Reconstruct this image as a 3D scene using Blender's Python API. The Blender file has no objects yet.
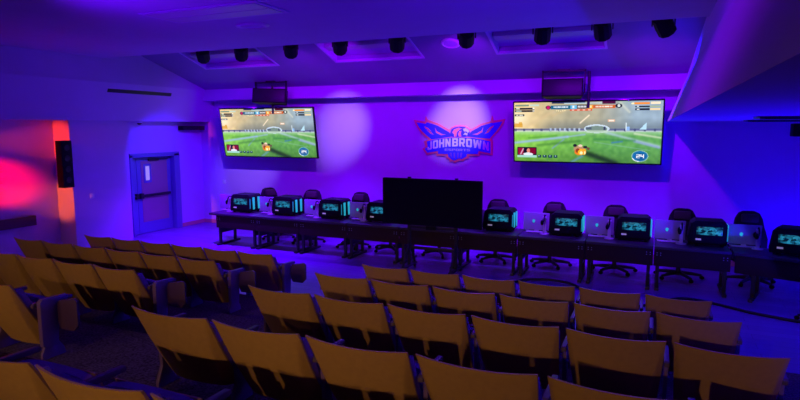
import bpy, bmesh, math, random
from mathutils import Vector, Matrix
import numpy as np
random.seed(7)
R = math.radians
SC = bpy.context.scene
COL = SC.collection

# ------------------------------------------------------------------ helpers
def link(o):
    COL.objects.link(o); return o

def tag(o, label=None, cat=None, group=None, kind=None):
    if label: o['label'] = label
    if cat: o['category'] = cat
    if group: o['group'] = group
    if kind: o['kind'] = kind
    return o

def empty(name, loc, label, cat, group=None, rz=0.0):
    o = link(bpy.data.objects.new(name, None))
    o.empty_display_size = 0.1
    o.location = loc; o.rotation_euler = (0, 0, rz)
    return tag(o, label, cat, group)

class MB:
    """collects shapes into one mesh"""
    def __init__(s): s.bm = bmesh.new()
    def box(s, x0, x1, y0, y1, z0, z1, bev=0.0, m=None, seg=2):
        r = bmesh.ops.create_cube(s.bm, size=1.0); vs = r['verts']
        for v in vs:
            v.co = Vector(((x0+x1)/2+v.co.x*(x1-x0), (y0+y1)/2+v.co.y*(y1-y0), (z0+z1)/2+v.co.z*(z1-z0)))
        if bev > 0:
            es = list({e for v in vs for e in v.link_edges})
            r2 = bmesh.ops.bevel(s.bm, geom=es, offset=bev, segments=seg, affect='EDGES', profile=.6)
            vs = list({v for f in r2['faces'] for v in f.verts} | {v for v in vs if v.is_valid})
        if m is not None:
            bmesh.ops.transform(s.bm, matrix=m, verts=vs)
        return s
    def prism(s, pts, ax, a0, a1, bev=0.0, m=None):
        """polygon pts (two coords), extruded along axis ax ('x','y','z') from a0 to a1"""
        def mk(p, a):
            if ax == 'x': return Vector((a, p[0], p[1]))
            if ax == 'y': return Vector((p[0], a, p[1]))
            return Vector((p[0], p[1], a))
        A = [s.bm.verts.new(mk(p, a0)) for p in pts]; Bv = [s.bm.verts.new(mk(p, a1)) for p in pts]
        n = len(pts); fs = [s.bm.faces.new(A), s.bm.faces.new(Bv[::-1])]
        for i in range(n):
            fs.append(s.bm.faces.new((A[i], Bv[i], Bv[(i+1) % n], A[(i+1) % n])))
        bmesh.ops.recalc_face_normals(s.bm, faces=fs)
        vs = A+Bv
        if bev > 0:
            es = list({e for f in fs for e in f.edges})
            r2 = bmesh.ops.bevel(s.bm, geom=es, offset=bev, segments=2, affect='EDGES', profile=.6)
            vs = list({v for f in r2['faces'] for v in f.verts} | {v for v in vs if v.is_valid})
        if m is not None: bmesh.ops.transform(s.bm, matrix=m, verts=vs)
        return s
    def tube(s, path, r, n=10, cap=True):
        path = [Vector(p) for p in path]; rings = []
        for i, p in enumerate(path):
            d = (path[min(i+1, len(path)-1)]-path[max(i-1, 0)]).normalized()
            u = d.cross(Vector((0, 0, 1)))
            if u.length < 1e-4: u = Vector((1, 0, 0))
            u.normalize(); w = d.cross(u)
            rr = r[i] if isinstance(r, (list, tuple)) else r
            rings.append([s.bm.verts.new(p+(u*math.cos(2*math.pi*k/n)+w*math.sin(2*math.pi*k/n))*rr) for k in range(n)])
        fs = []
        for a, b in zip(rings, rings[1:]):
            for k in range(n):
                fs.append(s.bm.faces.new((a[k], a[(k+1) % n], b[(k+1) % n], b[k])))
        if cap:
            fs.append(s.bm.faces.new(rings[0][::-1])); fs.append(s.bm.faces.new(rings[-1]))
        bmesh.ops.recalc_face_normals(s.bm, faces=fs)
        return s
    def lathe(s, prof, n=24, m=None):
        """prof: list of (radius, z)"""
        rings = []
        for r, z in prof:
            rings.append([s.bm.verts.new((r*math.cos(2*math.pi*k/n), r*math.sin(2*math.pi*k/n), z)) for k in range(n)])
        fs = []
        for a, b in zip(rings, rings[1:]):
            for k in range(n):
                fs.append(s.bm.faces.new((a[k], a[(k+1) % n], b[(k+1) % n], b[k])))
        fs.append(s.bm.faces.new(rings[0][::-1])); fs.append(s.bm.faces.new(rings[-1]))
        bmesh.ops.recalc_face_normals(s.bm, faces=fs)
        if m is not None: bmesh.ops.transform(s.bm, matrix=m, verts=[v for r in rings for v in r])
        return s
    def ball(s, c, rx, ry, rz, n=16):
        r = bmesh.ops.create_uvsphere(s.bm, u_segments=n, v_segments=n//2+2, radius=1)
        for v in r['verts']: v.co = Vector((c[0]+v.co.x*rx, c[1]+v.co.y*ry, c[2]+v.co.z*rz))
        return s
    def sheet(s, fn, nu, nv, thick):
        """closed sheet: fn(u,v)->(front point, offset vector) ; u in -1..1, v 0..1"""
        F = [[None]*(nv+1) for _ in range(nu+1)]; K = [[None]*(nv+1) for _ in range(nu+1)]
        for i in range(nu+1):
            for j in range(nv+1):
                p = Vector(fn(-1+2*i/nu, j/nv))
                F[i][j] = s.bm.verts.new(p); K[i][j] = s.bm.verts.new(p+Vector(thick))
        fs = []
        q = lambda a, b, c, d: fs.append(s.bm.faces.new((a, b, c, d)))
        for i in range(nu):
            for j in range(nv):
                q(F[i][j], F[i+1][j], F[i+1][j+1], F[i][j+1]); q(K[i][j], K[i][j+1], K[i+1][j+1], K[i+1][j])
        for i in range(nu):
            q(F[i][0], K[i][0], K[i+1][0], F[i+1][0]); q(F[i][nv], F[i+1][nv], K[i+1][nv], K[i][nv])
        for j in range(nv):
            q(F[0][j], F[0][j+1], K[0][j+1], K[0][j]); q(F[nu][j], K[nu][j], K[nu][j+1], F[nu][j+1])
        bmesh.ops.recalc_face_normals(s.bm, faces=fs)
        return s
    def build(s, name, mat, parent=None, smooth=True, kind=None, label=None):
        me = bpy.data.meshes.new(name); s.bm.to_mesh(me); s.bm.free()
        me.materials.append(mat)
        if smooth:
            me.polygons.foreach_set('use_smooth', [True]*len(me.polygons))
            try: me.set_sharp_from_angle(angle=R(35))
            except Exception: pass
        o = link(bpy.data.objects.new(name, me))
        if parent: o.parent = parent
        if kind: o['kind'] = kind
        if label: o['label'] = label
        return o

def kids(o): return [c for c in KID.get(o.name, [])]
def copy_tree(root, loc, rz=0.0, label=None, scale=None):
    """copy a thing with its parts and sub-parts"""
    c = root.copy(); COL.objects.link(c); c.location = loc; c.rotation_euler = (0, 0, rz)
    if scale: c.scale = scale
    if label: c['label'] = label
    for ch in list(root.children):
        d = ch.copy(); COL.objects.link(d); d.parent = c
        for g in list(ch.children):
            e = g.copy(); COL.objects.link(e); e.parent = d
    return c

def mat(name, rgb, rough=.6, metal=0.0, noise=0.0, nscale=8.0, emit=None, estr=0.0, bump=0.0, bscale=60.0, spec=.5):
    m = bpy.data.materials.new(name); m.use_nodes = True
    nt = m.node_tree; b = nt.nodes['Principled BSDF']
    b.inputs['Base Color'].default_value = (*rgb, 1); b.inputs['Roughness'].default_value = rough
    b.inputs['Metallic'].default_value = metal; b.inputs['Specular IOR Level'].default_value = spec
    tc = nt.nodes.new('ShaderNodeTexCoord')
    if noise:
        n = nt.nodes.new('ShaderNodeTexNoise'); n.inputs['Scale'].default_value = nscale; n.inputs['Detail'].default_value = 4
        r = nt.nodes.new('ShaderNodeValToRGB')
        r.color_ramp.elements[0].color = (*[c*(1-noise) for c in rgb], 1); r.color_ramp.elements[1].color = (*[min(1, c*(1+noise)) for c in rgb], 1)
        r.color_ramp.elements[0].position = .3; r.color_ramp.elements[1].position = .7
        nt.links.new(tc.outputs['Object'], n.inputs['Vector']); nt.links.new(n.outputs['Fac'], r.inputs['Fac']); nt.links.new(r.outputs['Color'], b.inputs['Base Color'])
    if bump:
        n2 = nt.nodes.new('ShaderNodeTexNoise'); n2.inputs['Scale'].default_value = bscale
        bp = nt.nodes.new('ShaderNodeBump'); bp.inputs['Strength'].default_value = bump; bp.inputs['Distance'].default_value = .01
        nt.links.new(tc.outputs['Object'], n2.inputs['Vector']); nt.links.new(n2.outputs['Fac'], bp.inputs['Height']); nt.links.new(bp.outputs['Normal'], b.inputs['Normal'])
    if emit:
        b.inputs['Emission Color'].default_value = (*emit, 1); b.inputs['Emission Strength'].default_value = estr
    return m

# ------------------------------------------------------------------ materials
M = {}
M['wall'] = mat('painted_wall', (.62, .42, .74), .75, noise=.02, nscale=2, bump=.03)
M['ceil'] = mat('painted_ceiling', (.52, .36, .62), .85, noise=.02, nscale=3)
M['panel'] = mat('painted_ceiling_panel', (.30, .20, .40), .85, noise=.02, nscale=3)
M['base'] = mat('baseboard_vinyl', (.62, .26, .22), .5)
M['carpet'] = mat('tier_carpet', (.085, .07, .08), .95, noise=.75, nscale=45, bump=.3, bscale=150, spec=.1)
M['tan'] = mat('seat_shell_tan', (.48, .31, .095), .42, noise=.05, nscale=20)
M['fabric'] = mat('seat_fabric', (.24, .13, .42), .9, noise=.15, nscale=90, bump=.15, bscale=300)
M['armgrey'] = mat('arm_painted_steel', (.15, .09, .30), .45)
M['tablet'] = mat('tablet_laminate', (.07, .035, .13), .4)
M['armcap'] = mat('arm_cap', (.10, .07, .11), .45)
M['desk'] = mat('desk_top_laminate', (.055, .045, .06), .45, spec=.3)
M['fascia'] = mat('desk_fascia', (.035, .018, .014), .7, spec=.2)
M['blackm'] = mat('black_metal', (.02, .02, .022), .45, spec=.4)
M['blackp'] = mat('black_plastic', (.006, .006, .007), .65, spec=.2)
M['screenoff'] = mat('dark_screen', (.004, .004, .006), .55, spec=.15)
M['silver'] = mat('silver_plastic', (.42, .48, .46), .45)
M['white'] = mat('white_plastic', (.7, .7, .72), .45)
M['cyan'] = mat('cyan_led', (.02, .2, .22), .5, emit=(.02, .46, .55), estr=.8)
M['cyandim'] = mat('cyan_led_dim', (.02, .2, .22), .5, emit=(.01, .30, .40), estr=.6)
M['mark'] = mat('white_mark', (.5, .5, .5), .5, emit=(.7, .6, .65), estr=.22)
M['chair'] = mat('chair_leatherette', (.022, .021, .020), .7, spec=.2)
M['olive'] = mat('chair_headrest_cloth', (.075, .065, .045), .7)
M['door'] = mat('door_paint', (.16, .19, .42), .45)
M['doorpanel'] = mat('door_panel_wood', (.40, .24, .26), .4)
M['glass'] = mat('door_glass', (.5, .5, .5), .1, emit=(.75, .62, .8), estr=.35)
M['redrail'] = mat('dark_wood_rail', (.10, .03, .025), .4)
M['lred'] = mat('emblem_coral', (.95, .21, .23), .5)
M['lblue'] = mat('emblem_blue', (.04, .035, .80), .5)
M['lwhite'] = mat('emblem_white', (.72, .70, .78), .5)
M['lens'] = mat('troffer_lens', (.5, .5, .52), .5)
M['rubber'] = mat('cable_rubber', (.012, .012, .014), .6)

def floor_mat():
    m = bpy.data.materials.new('stage_floor_planks'); m.use_nodes = True
    nt = m.node_tree; b = nt.nodes['Principled BSDF']
    tc = nt.nodes.new('ShaderNodeTexCoord'); br = nt.nodes.new('ShaderNodeTexBrick')
    br.inputs['Color1'].default_value = (.23, .13, .40, 1); br.inputs['Color2'].default_value = (.18, .10, .33, 1); br.inputs['Mortar'].default_value = (.10, .055, .18, 1)
    br.inputs['Scale'].default_value = 1.0; br.inputs['Brick Width'].default_value = 1.4; br.inputs['Row Height'].default_value = .2; br.inputs['Mortar Size'].default_value = .004
    nt.links.new(tc.outputs['Object'], br.inputs['Vector']); nt.links.new(br.outputs['Color'], b.inputs['Base Color'])
    b.inputs['Roughness'].default_value = .42
    return m
M['floor'] = floor_mat()

def window_mat():
    """side window of a computer case: dark glass with glowing cyan parts behind"""
    m = bpy.data.materials.new('case_window'); m.use_nodes = True
    nt = m.node_tree; b = nt.nodes['Principled BSDF']
    b.inputs['Base Color'].default_value = (.004, .008, .010, 1); b.inputs['Roughness'].default_value = .25
    tc = nt.nodes.new('ShaderNodeTexCoord')
    v = nt.nodes.new('ShaderNodeTexVoronoi'); v.inputs['Scale'].default_value = 26; v.distance = 'CHEBYCHEV'
    n = nt.nodes.new('ShaderNodeTexNoise'); n.inputs['Scale'].default_value = 13; n.inputs['Detail'].default_value = 3
    r = nt.nodes.new('ShaderNodeValToRGB'); r.color_ramp.elements[0].position = .40; r.color_ramp.elements[0].color = (0, .012, .020, 1)
    r.color_ramp.elements[1].position = .95; r.color_ramp.elements[1].color = (.03, .40, .68, 1)
    mx = nt.nodes.new('ShaderNodeMath'); mx.operation = 'MULTIPLY_ADD'; mx.inputs[1].default_value = .55
    nt.links.new(tc.outputs['Object'], v.inputs['Vector']); nt.links.new(tc.outputs['Object'], n.inputs['Vector'])
    sp = nt.nodes.new('ShaderNodeSeparateColor'); nt.links.new(v.outputs['Color'], sp.inputs['Color'])
    nt.links.new(sp.outputs['Red'], mx.inputs[0])
    sub = nt.nodes.new('ShaderNodeMath'); sub.operation = 'MULTIPLY'; sub.inputs[1].default_value = .6; nt.links.new(n.outputs['Fac'], sub.inputs[0])
    nt.links.new(sub.outputs[0], mx.inputs[2]); nt.links.new(mx.outputs[0], r.inputs['Fac'])
    nt.links.new(r.outputs['Color'], b.inputs['Emission Color']); b.inputs['Emission Strength'].default_value = .7
    return m
M['window'] = window_mat()

# ------------------------------------------------------------------ the hall
D = 13.73; XW = -12.3; XD = -12.65; XRED = -12.85; XR = 3.0; YB = -7.0
YJ = 9.12; YDOOR = 10.75
SOFL = -12.3; SOFR = .27
def st(mb, name, m, smooth=False, parent=None):
    return mb.build(name, m, parent, smooth, kind='structure')

st(MB().box(-13.6, XR+.3, 7.38, D+.3, -.2, 0), 'floor', M['floor'])
ROWY = [7.53, 6.20, 4.83, 3.38, 1.96]
tier_front = [7.40, 6.06, 4.69, 3.24, 1.82]
for i in range(5):
    y1 = tier_front[i]; y0 = tier_front[i+1] if i < 4 else YB
    z = .18*(i+1)
    st(MB().box(-13.6, XR+.3, y0, y1, -.2, z, .012), 'floor_tier', M['carpet'])
st(MB().box(XD-.5, XR+.3, D, D+.2, 0, 5.4), 'wall_back', M['wall'])
st(MB().box(XR, XR+.2, YB, D+.1, 0, 5.4), 'wall_right', M['wall'])
st(MB().box(-13.6, XR+.3, YB-.2, YB, 0, 5.4), 'wall_rear', M['wall'])
st(MB().box(XRED-.3, XRED, YB, YJ+.1, 0, 3.6), 'wall_left', M['wall'])
# jogged section between the red bay and the door
st(MB().box(XW-.8, XW, YJ, 10.72, 0, 3.4), 'wall_left_pier', M['wall'])
# wall with the double door: pieces round the opening
DY0, DY1, DH = 11.05, 12.62, 2.16
st(MB().box(XD-.3, XD, 10.6, DY0, 0, 3.4).box(XD-.3, XD, DY1, D+.1, 0, 3.4).box(XD-.3, XD, DY0-.01, DY1+.01, DH, 3.4), 'wall_left_door_side', M['wall'])
st(MB().box(XD, XD+.015, DY1+.14, D, 0, .11, .004), 'baseboard_left', M['base'])
st(MB().box(XD, XR, D-.015, D, 0, .11, .004), 'baseboard_back', M['base'])
# ceilings
st(MB().box(-13.6, XR+.3, YB-.1, 9.95, 4.55, 4.70), 'ceiling', M['ceil'])
# sloping ceiling panel with openings for the troffers
PS = (5.15-4.0)/(13.23-9.95)
def pz(y): return 4.0+PS*(13.23-y)
TR = [(-10.77, -8.55), (-6.87, -4.73), (-3.03, -.95)]
TY0, TY1 = 10.85, 11.97
pm = MB()
def slab(x0, x1, y0, y1):
    pm.prism([(y0, pz(y0)), (y1, pz(y1)), (y1, pz(y1)+.12), (y0, pz(y0)+.12)], 'x', x0, x1)
slab(-12.5, 1.3, 9.95, TY0); slab(-12.5, 1.3, TY1, 13.25)
xs = [-12.5]+[v for t in TR for v in t]+[1.3]
for a, b in zip(xs[0::2], xs[1::2]): slab(a, b, TY0, TY1)
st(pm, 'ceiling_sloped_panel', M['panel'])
st(MB().box(-13.0, 1.6, 9.90, 9.97, 4.60, 5.45).box(-13.6, XR+.3, 9.9, D+.3, 5.35, 5.5), 'ceiling_riser', M['ceil'])
st(MB().box(-12.2, .62, 13.23, D+.05, 3.69, 4.3, .006), 'bulkhead_back', M['wall'])
# side soffits: leaning face, and the lower ceiling behind it
def soffit(sgn, x0, x1, z0, z1, xo, name, y0, y1):
    st(MB().prism([(x0, z0), (xo, z0), (xo, 5.4), (x1+sgn*.27, 5.4), (x1, z1)], 'y', y0, y1), name, M['wall'])
soffit(1, .235, .56, 3.035, 3.98, XR+.1, 'soffit_right', YB, D+.05)
soffit(-1, SOFL, -11.98, 3.08, 3.98, -13.5, 'soffit_left', YB, D+.05)

# ------------------------------------------------------------------ door
dr = link(bpy.data.objects.new('door_1', None)); dr.location = (XD, 11.85, 0); dr['kind'] = 'structure'
tag(dr, 'blue lit double door with panic bar in the left wall', 'door')
def L(x, y): return x, y
fr = MB()
for a, b in ((DY0-11.85-.02, DY0-11.85+.06), (DY1-11.85-.06, DY1-11.85+.14)): fr.box(-.28, .045, a, b, 0, DH+.02, .006)
fr.box(-.28, .045, DY0-11.85-.02, DY1-11.85+.14, DH-.05, DH+.06, .006)
fr.build('door_frame', M['door'], dr)
leaf = MB().box(-.16, -.11, -.50, .70, .01, DH-.06, .004).build('door_leaf', M['door'], dr)
MB().box(-.112, -.102, -.36, .56, .32, 2.0, .004).build('panel', M['doorpanel'], leaf)
MB().box(-.104, -.095, -.28, -.02, 1.40, 1.92, .004).build('window_frame', M['door'], leaf)
MB().box(-.096, -.092, -.215, -.085, 1.47, 1.86).build('window_pane', M['glass'], leaf)
MB().box(-.10, -.03, -.40, .60, 1.02, 1.09, .012).box(-.10, -.02, -.47, -.36, .98, 1.13, .015).build('push_bar', M['blackm'], leaf)
MB().box(-.10, -.04, -.12, .22, 2.0, 2.06, .01).box(-.06, -.03, .2, .55, 2.03, 2.055, .005).build('door_closer', M['blackm'], leaf)
leaf2 = MB().box(-.16, -.11, -.80, -.51, .01, DH-.06, .004).build('door_leaf', M['door'], dr)
MB().box(-.10, -.02, -.62, -.53, .98, 1.13, .015).box(-.10, -.03, -.78, -.6, 1.03, 1.09, .01).build('push_bar', M['blackm'], leaf2)

# ------------------------------------------------------------------ ceiling fittings
for i, (x0, x1) in enumerate(TR):
    t = empty('ceiling_light', ((x0+x1)/2, (TY0+TY1)/2, pz((TY0+TY1)/2)), ['unlit recessed ceiling light above the left television', 'unlit recessed ceiling light between the two speaker boxes, left of the emblem', 'unlit recessed ceiling light above the right television'][i], 'ceiling light', 'recessed lights in the sloping ceiling')
    w = (x1-x0)/2; h = (TY1-TY0)/2/math.cos(math.atan(PS)); t.rotation_euler = (-math.atan(PS), 0, 0)
    f = MB()
    f.box(-w-.05, w+.05, -h-.05, -h, -.015, .0).box(-w-.05, w+.05, h, h+.05, -.015, .0).box(-w-.05, -w, -h, h, -.015, 0).box(w, w+.05, -h, h, -.015, 0)
    f.build('frame', M['wall'], t)
    MB().box(-w, w, -h, h, .125, .14).box(-w, w, -h, -h+.01, -.005, .13).box(-w, w, h-.01, h, -.005, .13).box(-w, -w+.01, -h, h, -.005, .13).box(w-.01, w, -h, h, -.005, .13).build('housing', M['ceil'], t)
    MB().prism([(-.06, .12), (.16, .12), (.16, .05), (-.06, .03)], 'x', -w+.03, w-.03, .006).build('lens', M['lens'], t)
tr = empty('ceiling_light', (-5.9, 6.75, 4.55), 'unlit recessed ceiling light in the near ceiling at top left', 'ceiling light')
MB().box(-1.05, 1.05, -.4, .4, -.012, .0).build('frame', M['wall'], tr)
MB().box(-.98, .98, -.33, -.02, -.02, -.010).box(-.98, .98, .02, .33, -.02, -.010).build('lens', M['lens'], tr)
def disc(x, y, z, rx, label, tilt=0):
    t = empty('ceiling_speaker', (x, y, z), label, 'ceiling speaker'); t.rotation_euler = (tilt, 0, 0)
    MB().lathe([(.20, 0), (.20, -.02), (.165, -.035), (.15, -.02)], 28).build('rim', M['white'], t)
    MB().lathe([(.15, -.012), (.14, -.022)], 28).build('grille', M['ceil'], t)
    t.scale = (rx, 1, 1)
disc(-6.03, 7.8, 4.55, 1.5, 'round ceiling speaker in the near ceiling, left of centre')
disc(-3.9, 11.45, pz(11.45), 1.0, 'round ceiling speaker in the sloping ceiling above the emblem', -math.atan(PS))
sv = tag(MB().box(-.02, .02, -1.0, 1.0, -.045, .045, .006).build('slot_diffuser', M['blackm']), 'long dark slot air vent on the left leaning wall face', 'air vent')
sv.location = (-12.055, 11.0, 3.80); sv.rotation_euler = (0, R(19), 0)

# row of stage lights hanging behind the ceiling edge
AIM = [(-11.8, 13.7, 2.4), (-10.77, 13.7, 1.9), (-9.2, 13.7, 2.2), (-7.75, 13.7, 2.85), (-6.2, 13.7, 2.0), (-4.42, 13.7, 3.0), (-2.6, 13.7, 2.0), (-.8, 13.7, 2.0), (1.9, 13.7, 1.6)]
HX = [-9.35, -8.28, -7.0, -5.83, -4.58, -3.2, -1.84, -.87, .05]
ords = ['first', 'second', 'third', 'fourth', 'fifth', 'sixth', 'seventh', 'eighth', 'ninth', 'tenth']
HEADS = []
for i, x in enumerate(HX):
    y = 10.3; z = 4.54
    t = empty('stage_light', (x, y, pz(y)), 'black stage light hanging behind the ceiling edge, %s from the left of nine' % ords[i], 'stage light', 'stage lights along the ceiling edge')
    MB().tube([(0, 0, 0), (0, 0, -.22)], .015).box(-.17, .17, -.02, .02, -.25, -.22, .005).box(-.175, -.155, -.025, .025, -.52, -.23, .005).box(.155, .175, -.025, .025, -.52, -.23, .005).lathe([(.06, 0), (.06, -.03)], 16).build('yoke', M['blackm'], t)
    d = (Vector(AIM[i])-Vector((x, y, z))).normalized()
    q = Vector((0, 0, 1)).rotation_difference(d)
    m = Matrix.Translation((0, 0, z-pz(y))) @ q.to_matrix().to_4x4()
    MB().lathe([(.07, -.19), (.13, -.15), (.145, 0), (.145, .17), (.135, .17), (.135, .13)], 10, m).build('lamp_body', M['blackp'], t)
    HEADS.append((Vector((x, y, z))+d*.2, d))

# black speaker boxes over the televisions
for i, (x0, x1, tl, lb) in enumerate([(-9.86, -8.92, R(14), 'black box speaker hanging above the left television'), (-2.25, -1.40, 0, 'black box speaker hanging above the right television')]):
    xc = (x0+x1)/2; w = (x1-x0)/2
    t = empty('box_speaker', (xc, 12.85, pz(12.85)), lb, 'speaker', 'box speakers above the televisions')
    zb = 3.73-pz(12.85); mm = Matrix.Translation((0, 0, zb)) @ Matrix.Rotation(R(-8), 4, 'X') @ Matrix.Rotation(tl, 4, 'Z')
    cab = MB().prism([(-w, -.15), (w, -.15), (w*.82, .2), (-w*.82, .2)], 'z', -.19, .19, .012, mm).build('cabinet', M['blackp'], t)
    MB().box(-w+.03, w-.03, -.165, -.15, -.165, .165, .004, mm).build('grille', M['blackm'], cab)
    MB().box(-w-.03, -w, -.03, .03, zb-.1, -.005, .004).box(w, w+.03, -.03, .03, zb-.1, -.005, .004).box(-w-.03, w+.03, -.03, .03, -.05, -.02, .004).box(-w*.3, w*.3, -.04, .04, -.03, 0.01).build('bracket', M['blackm'], t)

# ------------------------------------------------------------------ televisions
def paint():
    W, Hh = 300, 128
    yy, xx = np.mgrid[0:Hh, 0:W]; u = (xx+.5)/W; v = (yy+.5)/Hh
    X = 513.75+u*152; Y = 100+v*63.5
    C = np.zeros((Hh, W, 3))
    def mix(a, b, t): return np.array(a)*(1-t[..., None])+np.array(b)*t[..., None]
    rng = np.random.RandomState(3)
    def sm(n, k):
        a = rng.rand(Hh//n+2, W//n+2); a = np.kron(a, np.ones((n, n)))[:Hh, :W]
        for _ in range(k):
            a = (a+np.roll(a, n//2, 0)+np.roll(a, -(n//2), 0)+np.roll(a, n//2, 1)+np.roll(a, -(n//2), 1))/5
        return a
    sky = mix((246, 214, 150), (182, 176, 146), np.clip((X-522)/50, 0, 1)); sky = sky*(1-np.clip((X-600)/40, 0, 1)[..., None])+np.array((160, 182, 196))*np.clip((X-600)/40, 0, 1)[..., None]
    sky += ((sm(6, 3)-.5)*34)[..., None]
    low = np.clip((Y-117)/9, 0, 1)*np.clip((X-535)/20, 0, 1); sky = sky*(1-low[..., None]*.45)+np.array((92, 104, 108))*low[..., None]*.45
    sun = np.exp(-(((X-518)/12)**2+((Y-117)/8)**2)); sky = sky*(1-.8*sun[..., None])+np.array((255, 246, 214))*.8*sun[..., None]
    for (xa, ya, xb, yb, wd, c, al) in [(556, 114, 578, 105, 1.4, (215, 190, 140), .6), (530, 124, 556, 110, 2.0, (222, 196, 150), .5), (625, 102, 634, 111, 1.4, (215, 220, 200), .7), (585, 122, 594, 114, .8, (255, 235, 205), .95)]:
        t = np.clip(((X-xa)*(xb-xa)+(Y-ya)*(yb-ya))/((xb-xa)**2+(yb-ya)**2), 0, 1)
        d = np.hypot(X-xa-t*(xb-xa), Y-ya-t*(yb-ya)); k = al*np.exp(-(d/wd)**2); sky = sky*(1-k[..., None])+np.array(c)*k[..., None]
    grass = mix((142, 208, 78), (104, 172, 86), np.clip((X-525)/90, 0, 1)); gd = np.clip((Y-146)/18, 0, 1)*.45
    grass = grass*(1-gd[..., None])+np.array((62, 104, 34))*gd[..., None]
    grass += ((sm(5, 2)-.5)*30)[..., None]*np.array((1, 1, .6)); hz = np.clip((135.5-Y)/4, 0, 1)*.6; grass = grass*(1-hz[..., None])+np.array((190, 226, 190))*hz[..., None]
    C = np.where((Y < 130.7)[..., None], sky, grass)
    def seg(xa, ya, xb, yb, wd, c, al):
        t = np.clip(((X-xa)*(xb-xa)+(Y-ya)*(yb-ya))/((xb-xa)**2+(yb-ya)**2), 0, 1)
        d = np.hypot(X-xa-t*(xb-xa), Y-ya-t*(yb-ya)); k = al*np.exp(-(d/wd)**2); C[:] = C*(1-k[..., None])+np.array(c)*k[..., None]
    def rect(xa, ya, xb, yb, c, al=1.0):
        k = ((X >= xa) & (X < xb) & (Y >= ya) & (Y < yb))[..., None]*al; C[:] = C*(1-k)+np.array(c)*k
    def ell(cx, cy, rx, ry, c, al=1.0):
        k = ((((X-cx)/rx)**2+((Y-cy)/ry)**2) < 1)[..., None]*al; C[:] = C*(1-k)+np.array(c)*k
    seg(514, 143.5, 572, 136.5, 1.5, (160, 190, 236), .85); seg(572, 136.5, 590, 134, 1.0, (160, 190, 230), .7)
    seg(556, 149, 568, 139.5, .9, (130, 165, 215), .7); seg(576, 164, 588, 157, 1.4, (110, 160, 220), .6)
    seg(612, 132, 664, 146, 1.6, (180, 205, 226), .7); seg(640, 133, 665, 137, 1.2, (225, 232, 205), .7); seg(600, 142, 655, 150, .6, (140, 190, 170), .5)
    seg(618, 142.5, 628, 141, 1.0, (70, 130, 190), .8); seg(640, 141, 664, 147, 1.2, (150, 165, 225), .7)
    seg(540, 146, 585, 141, 1.6, (60, 118, 44), .5); seg(600, 139, 640, 140, 1.4, (52, 128, 66), .5); seg(530, 138, 560, 135.5, 1.0, (84, 158, 44), .6)
    seg(592, 154, 622, 164, 3.2, (24, 40, 18), .75)
    rect(513, 128, 667, 130.4, (96, 104, 150), .75); rect(513, 129.8, 667, 131.2, (214, 224, 226), .6)
    for k in range(16): rect(514+k*9.6, 127.6, 516.2+k*9.6, 130.6, (58, 66, 104), .6)
    for k in range(7): rect(553+k*5, 127.4, 555+k*5, 130.4, (196, 214, 240), .8)
    ell(602, 128, 13.0, 4.6, (206, 224, 236)); ell(602, 128.4, 10.8, 3.4, (128, 150, 138)); rect(592, 129.8, 613, 132.2, (196, 220, 196), .8)
    rect(591, 126.4, 597, 129, (78, 92, 112), .8); rect(609, 125.6, 611, 129.4, (50, 60, 90), .9)
    rect(630.6, 122, 632, 130, (222, 236, 240)); rect(632, 126, 635, 130, (150, 190, 240))
    k = ((X > 643.5) & (X < 651) & (Y < 129) & (Y > 129.5-(X-643.5)*1.05))[..., None]; C[:] = np.where(k, np.array((190, 228, 244)), C)
    rect(514, 122.5, 523, 126.5, (224, 160, 40), .75); rect(519, 120.6, 522.6, 124, (228, 168, 50), .75)
    # score bar and lists
    rect(555, 100.2, 590, 101.6, (40, 50, 90)); rect(568, 101, 612, 102.2, (190, 214, 224)); rect(607, 100.2, 620, 102.6, (84, 22, 46))
    ell(551, 105.6, 2.8, 2.2, (26, 24, 36)); ell(551, 105.6, 1.9, 1.7, (206, 30, 110))
    rect(554, 103.6, 574.5, 107.2, (18, 110, 140)); rect(574.5, 103.4, 581, 107.4, (110, 190, 230)); rect(576.4, 104.2, 578.6, 106.6, (240, 250, 255))
    rect(581, 103, 592, 107, (14, 16, 26)); rect(591.8, 103.4, 598, 107.4, (250, 160, 30)); rect(594, 104.2, 596.4, 106.6, (255, 240, 170))
    rect(598, 103.4, 620, 107.0, (212, 106, 24)); ell(623.5, 104.6, 3.4, 2.2, (20, 26, 24)); ell(623.5, 104.6, 1.5, 1.5, (220, 228, 220))
    for k in range(11): rect(557+k*1.4, 104.6, 558+k*1.4, 106.2, (235, 246, 250))
    for k in range(6): rect(582.4+k*1.5, 104, 583.4+k*1.5, 106, (245, 245, 248))
    for k in range(11): rect(600.4+k*1.55, 104.3, 601.5+k*1.55, 105.9, (255, 240, 220))
    rect(574, 107.4, 597, 109.4, (226, 84, 40), .8)
    for k in range(4): rect(576+k*5.6, 107.7, 578.4+k*5.6, 109, (255, 214, 190))
    for k in range(5): ell(560+k*2.2, 109.4+abs(k-2)*-.3, .8, .6, (250, 232, 180))
    rect(515, 102.2, 530, 103.8, (90, 130, 120), .7); rect(531, 102.2, 541, 103.8, (200, 224, 214), .8)
    rect(514.5, 105.4, 536, 107.2, (30, 36, 22)); rect(514.5, 108.0, 536, 109.8, (30, 36, 22))
    rect(515.6, 105.7, 520, 106.9, (210, 224, 196)); rect(516, 108.4, 522, 109.5, (190, 216, 204)); rect(534, 105.7, 536, 107, (250, 250, 240)); rect(534, 108.2, 536, 109.6, (250, 250, 240))
    rect(514.5, 112.4, 525, 114.6, (20, 22, 14)); rect(516, 112.9, 518.2, 114.1, (236, 236, 220)); rect(519.4, 112.9, 523.4, 114.1, (236, 236, 220))
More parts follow.
